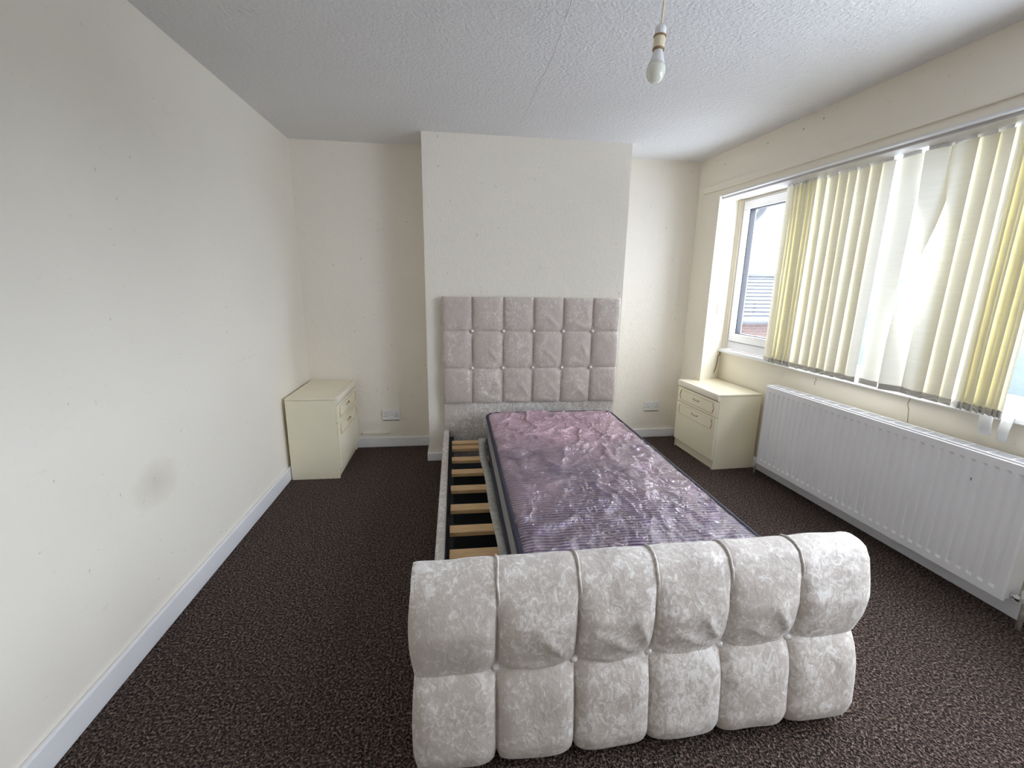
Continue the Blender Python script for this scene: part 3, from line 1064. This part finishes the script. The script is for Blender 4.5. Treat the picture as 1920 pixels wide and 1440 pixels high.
B().lathe([(0.0170, -0.030), (0.0205, -0.031), (0.0205, -0.034), (0.0170, -0.035)], hc, 20, tilt).build('shade_ring', 'bronze', hold, smooth=False)
B().lathe([(0.0170, -0.035), (0.0180, -0.037), (0.0180, -0.066), (0.0170, -0.068)], hc, 20, tilt).build('holder_skirt', 'old_plastic', hold, smooth=False)
B().lathe([(0.0150, -0.068), (0.0190, -0.069), (0.0190, -0.074), (0.0150, -0.075)], hc, 20, tilt).build('lower_ring', 'bronze', hold, smooth=False)
blb = B().lathe([(0.012, -0.060), (0.0145, -0.076), (0.0165, -0.085), (0.0225, -0.105), (0.0275, -0.118)], hc, 28, tilt).build('bulb_collar', 'plastic', pen, smooth=True)
B().lathe([(0.0268, -0.116), (0.0300, -0.126), (0.0308, -0.136), (0.0290, -0.149), (0.0240, -0.160), (0.0150, -0.1675), (0.006, -0.170), (0.0005, -0.1705)], hc, 28, tilt).build('bulb', 'bulb', pen, smooth=True)

# ------------------------------------------------------------------ vertical blind
BX = 3.462
blind = thing('vertical_blind', 'cream vertical fabric blind hanging in front of the window', 'blind', (BX, 2.2, 2.085), True)
hr_ = B().box(BX - 0.115, BX + 0.022, 0.0, 3.585, 2.064, 2.088).build('head_rail', 'rail', blind, bevel=0.003)
VT, VB, VW = 2.050, 0.898, 0.127


def vane(y, ang0, ang1=None, dx=0.0, lean=0.0, curve=0.004, w=VW, ztop=VT):
    """ang 0 = flat to the window, 90 degrees = edge out into the room"""
    if ang1 is None:
        ang1 = ang0

    def fn(u, v):
        z = ztop + (VB - ztop) * v
        e = v * v * (3 - 2 * v)
        a = ang0 + (ang1 - ang0) * e
        s = (u - 0.5) * w
        cc = curve * (1 - (2 * u - 1) ** 2) + 0.0015 * math.sin(v * 5 + y * 40)
        return (BX + dx - s * math.sin(a) - cc * math.cos(a), y + s * math.cos(a) - cc * math.sin(a) + lean * v, z)
    twist = abs(ang1 - ang0) > 0.1
    o = B().grid(fn, 4, 24 if twist else 4).build('vane', 'vane', blind, smooth=True, fix=False)
    a = ang1
    c, s_ = math.cos(a), math.sin(a)

    def wp(t_, n_, z):
        return (BX + dx - t_ * s_ - n_ * c, y + lean + t_ * c - n_ * s_, z)
    hw = w * 0.48
    b = B()
    vs = [wp(t_, n_, z) for z in (VB - 0.030, VB + 0.002) for t_, n_ in ((-hw, -.0022), (hw, -.0022), (hw, .0022), (-hw, .0022))]
    b.add(vs, [(0, 1, 2, 3), (4, 5, 6, 7), (0, 1, 5, 4), (1, 2, 6, 5), (2, 3, 7, 6), (3, 0, 4, 7)])
    b.build('weight', 'weight', o)
    # hanger clip on top
    c, s_ = math.cos(ang0), math.sin(ang0)
    hw = w * 0.40
    vs = [(BX + dx - t_ * s_ - n_ * c, y + t_ * c - n_ * s_, z) for z in (ztop - 0.002, ztop + 0.014) for t_, n_ in ((-hw, -.002), (hw, -.002), (hw, .002), (-hw, .002))]
    B().add(vs, [(0, 1, 2, 3), (4, 5, 6, 7), (0, 1, 5, 4), (1, 2, 6, 5), (2, 3, 7, 6), (3, 0, 4, 7)]).build('hanger', 'plastic', o)
    return (BX + dx, y + lean, VB - 0.02)


ends = []
# bunched vanes at the far end, turned edge-on
for k in range(7):
    ends.append(vane(2.950 - 0.032 * k, math.radians(-(26 - 0.3 * k) + random.uniform(-3, 3)), dx=random.uniform(-.003, .003)))
# spread vanes, nearly closed and overlapping
for y, a in ((2.700, 16), (2.628, 12), (2.560, 13), (2.505, 12), (2.430, 10), (2.362, 10), (2.292, 9)):
    ends.append(vane(y, math.radians(-a), dx=random.uniform(-.002, .002)))
ends.append(vane(2.158, math.radians(-5)))
# the twisted vane with the open gap beside it
vane(2.020, math.radians(22), math.radians(-152), lean=0.0)
for y, a in ((1.925, 10), (1.850, 12), (1.790, 18)):
    ends.append(vane(y, math.radians(-a)))
# bunched vanes at the near end
for k in range(9):
    ends.append(vane(1.735 - 0.0205 * k, math.radians(-(42 - 0.3 * k) + random.uniform(-3, 3)), dx=random.uniform(-.003, .003)))
ch = B()
for a, c in zip(ends, ends[1:]):
    for side in (-0.03, 0.03):
        L = abs(a[1] - c[1])
        if L > 0.13 or L < 0.012:
            continue
        ch.tube([(BX + side, a[1] + (c[1] - a[1]) * s / 6, a[2] + 0.012 - 0.18 * L * math.sin(PI * s / 6)) for s in range(7)], 0.0012, 4)
ch.build('bottom_chain', 'plastic', blind)

# two loose weight strips drooping over the sill below the bunched vanes


def droop(y, w, drop, skew, label):
    pts = [(3.592, 0.8685), (3.565, 0.872), (3.540, 0.871), (3.521, 0.868), (3.513, 0.855), (3.511, 0.84)]
    n0 = len(pts)
    pts += [(3.511 - 0.010 * math.sin(k / 6 * PI * 0.8), 0.84 - drop * k / 6) for k in range(1, 7)]
    o = B().grid(lambda u, v: (lambda p, vv: (p[0], y + w * (u - 0.5) + skew * max(0, 0.865 - p[1]) + 0.2 * (p[0] - 3.52), p[1]))(pts[min(len(pts) - 1, int(round(v * (len(pts) - 1))))], v), 4, len(pts) - 1) \
        .build('blind_weight', 'plastic', None, smooth=True, fix=False, solid=0.002, base=(3.52, y, 0.868))
    o.location = to_world((3.52, y, 0.868))
    o.rotation_euler = (0, 0, TH)
    return tag(o, label, 'blind part', 'loose blind weights')


droop(1.632, 0.050, 0.075, -0.14, 'loose white strip drooping over the sill, the left one of two')
droop(1.556, 0.040, 0.085, -0.02, 'loose white strip drooping over the sill, the right one of two')

# wire running from under the sill down behind the cabinet
wire = B().tube([(3.535, 3.594, 0.835), (3.538, 3.590, 0.815), (3.520, 3.588, 0.80), (3.515, 3.583, 0.76), (3.505, 3.580, 0.70), (3.495, 3.588, 0.65), (3.490, 3.590, 0.60), (3.492, 3.594, 0.45)], 0.0032, 6) \
    .build('wire', 'cable', None, smooth=True, base=(3.5, 3.58, 0.45))
wire.location = to_world((3.5, 3.58, 0.45))
wire.rotation_euler = (0, 0, TH)
tag(wire, 'thin brown wire hanging from the sill end behind the cabinet', 'wire')

# ------------------------------------------------------------------ outside
# downpipe elbow of this house beside the window
o = B().tube([(4.02, 3.90, 2.35), (4.02, 3.90, 2.16), (4.02, 3.905, 2.10), (4.02, 3.93, 2.06), (4.02, 3.99, 2.02), (4.02, 4.06, 2.0)], 0.034, 12).build('gutter_pipe', 'slate', None, smooth=True, base=(4.02, 3.8, 2.0))
o.location = to_world((4.02, 3.8, 2.0))
o.rotation_euler = (0, 0, TH)
tag(o, 'dark rainwater pipe elbow outside the upper corner of the window', 'pipe')

# neighbouring house with slate roof
NX0, NX1 = 5.5, 11.0
EY, RY, EZ, RZZ = 11.0, 13.0, 0.50, 1.68
house = thing('neighbour_house', 'neighbouring brick house with a grey slate roof seen through the window', 'house', (8.2, 12.8, -3.0))
B().box(NX0 + 0.2, NX1 - 0.2, EY + 0.3, EY + 3.9, -3.0, EZ + 0.02).build('wall', 'brick', house)
B().prism([(NX0 + 0.2, EY + 0.3), (NX1 - 0.2, EY + 0.3), (NX1 - 0.2, EY + 0.32), (NX0 + 0.2, EY + 0.32)], EZ - 0.02, EZ + 0.2).build('soffit', 'slate', house)
roof = B()
roof.add([(NX0, EY, EZ), (NX1, EY, EZ), (NX1, RY, RZZ), (NX0, RY, RZZ), (NX0, 2 * RY - EY, EZ), (NX1, 2 * RY - EY, EZ)],
         [(0, 1, 2, 3), (3, 2, 5, 4), (0, 3, 4), (1, 5, 2), (0, 4, 5, 1)])
rf = roof.build('roof', 'slate', house)
nc = 12
for k in range(nc):
    s0, s1 = k / nc, (k + 1.12) / nc
    y0_, z0_ = EY + (RY - EY) * s0, EZ + (RZZ - EZ) * s0
    y1_, z1_ = EY + (RY - EY) * s1, EZ + (RZZ - EZ) * s1
    b = B()
    b.add([(NX0, y0_ - 0.01, z0_ + 0.045), (NX1, y0_ - 0.01, z0_ + 0.045), (NX1, y1_, z1_ + 0.008), (NX0, y1_, z1_ + 0.008),
           (NX0, y0_ - 0.005, z0_ + 0.008), (NX1, y0_ - 0.005, z0_ + 0.008)], [(0, 1, 2, 3), (0, 4, 5, 1)])
    b.build('slate_course', 'slate', rf, fix=False)
B().tube([(NX0, RY, RZZ + 0.02), (NX1, RY, RZZ + 0.02)], 0.09, 8).build('ridge_tile', 'slate', rf)
B().tube([(NX0, EY - 0.06, EZ - 0.02), (NX1, EY - 0.06, EZ - 0.02)], 0.06, 8).build('gutter', 'gasket', house)
B().tube([(8.62, 11.65, 0.9), (8.62, 11.65, 1.32)], 0.05, 8).build('roof_vent', 'gasket', rf)
B().box(8.52, 8.74, 11.50, 11.72, 0.80, 0.92).build('vent_flashing', 'plastic', rf)

# land falling away to a valley and the hills beyond
from mathutils import noise as mn


def land(u, v):
    a = math.radians(-20 + 130 * u)
    r = 14 * (260 ** v)
    x, y = 3 + r * math.cos(a), r * math.sin(a)
    n = mn.noise(Vector((x * 0.0016, y * 0.0016, 0.4)))
    n2 = mn.noise(Vector((x * 0.008, y * 0.008, 2.0)))
    z = -3.2 - 34 * min(1, max(0, (r - 14) / 500)) + 4 * n2 * min(1, r / 300)
    if r > 700:
        k = min(1, (r - 700) / 1900)
        z += k * (72 + 26 * n)
    return (x, y, z)


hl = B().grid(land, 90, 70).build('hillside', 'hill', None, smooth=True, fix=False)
hl['kind'] = 'structure'
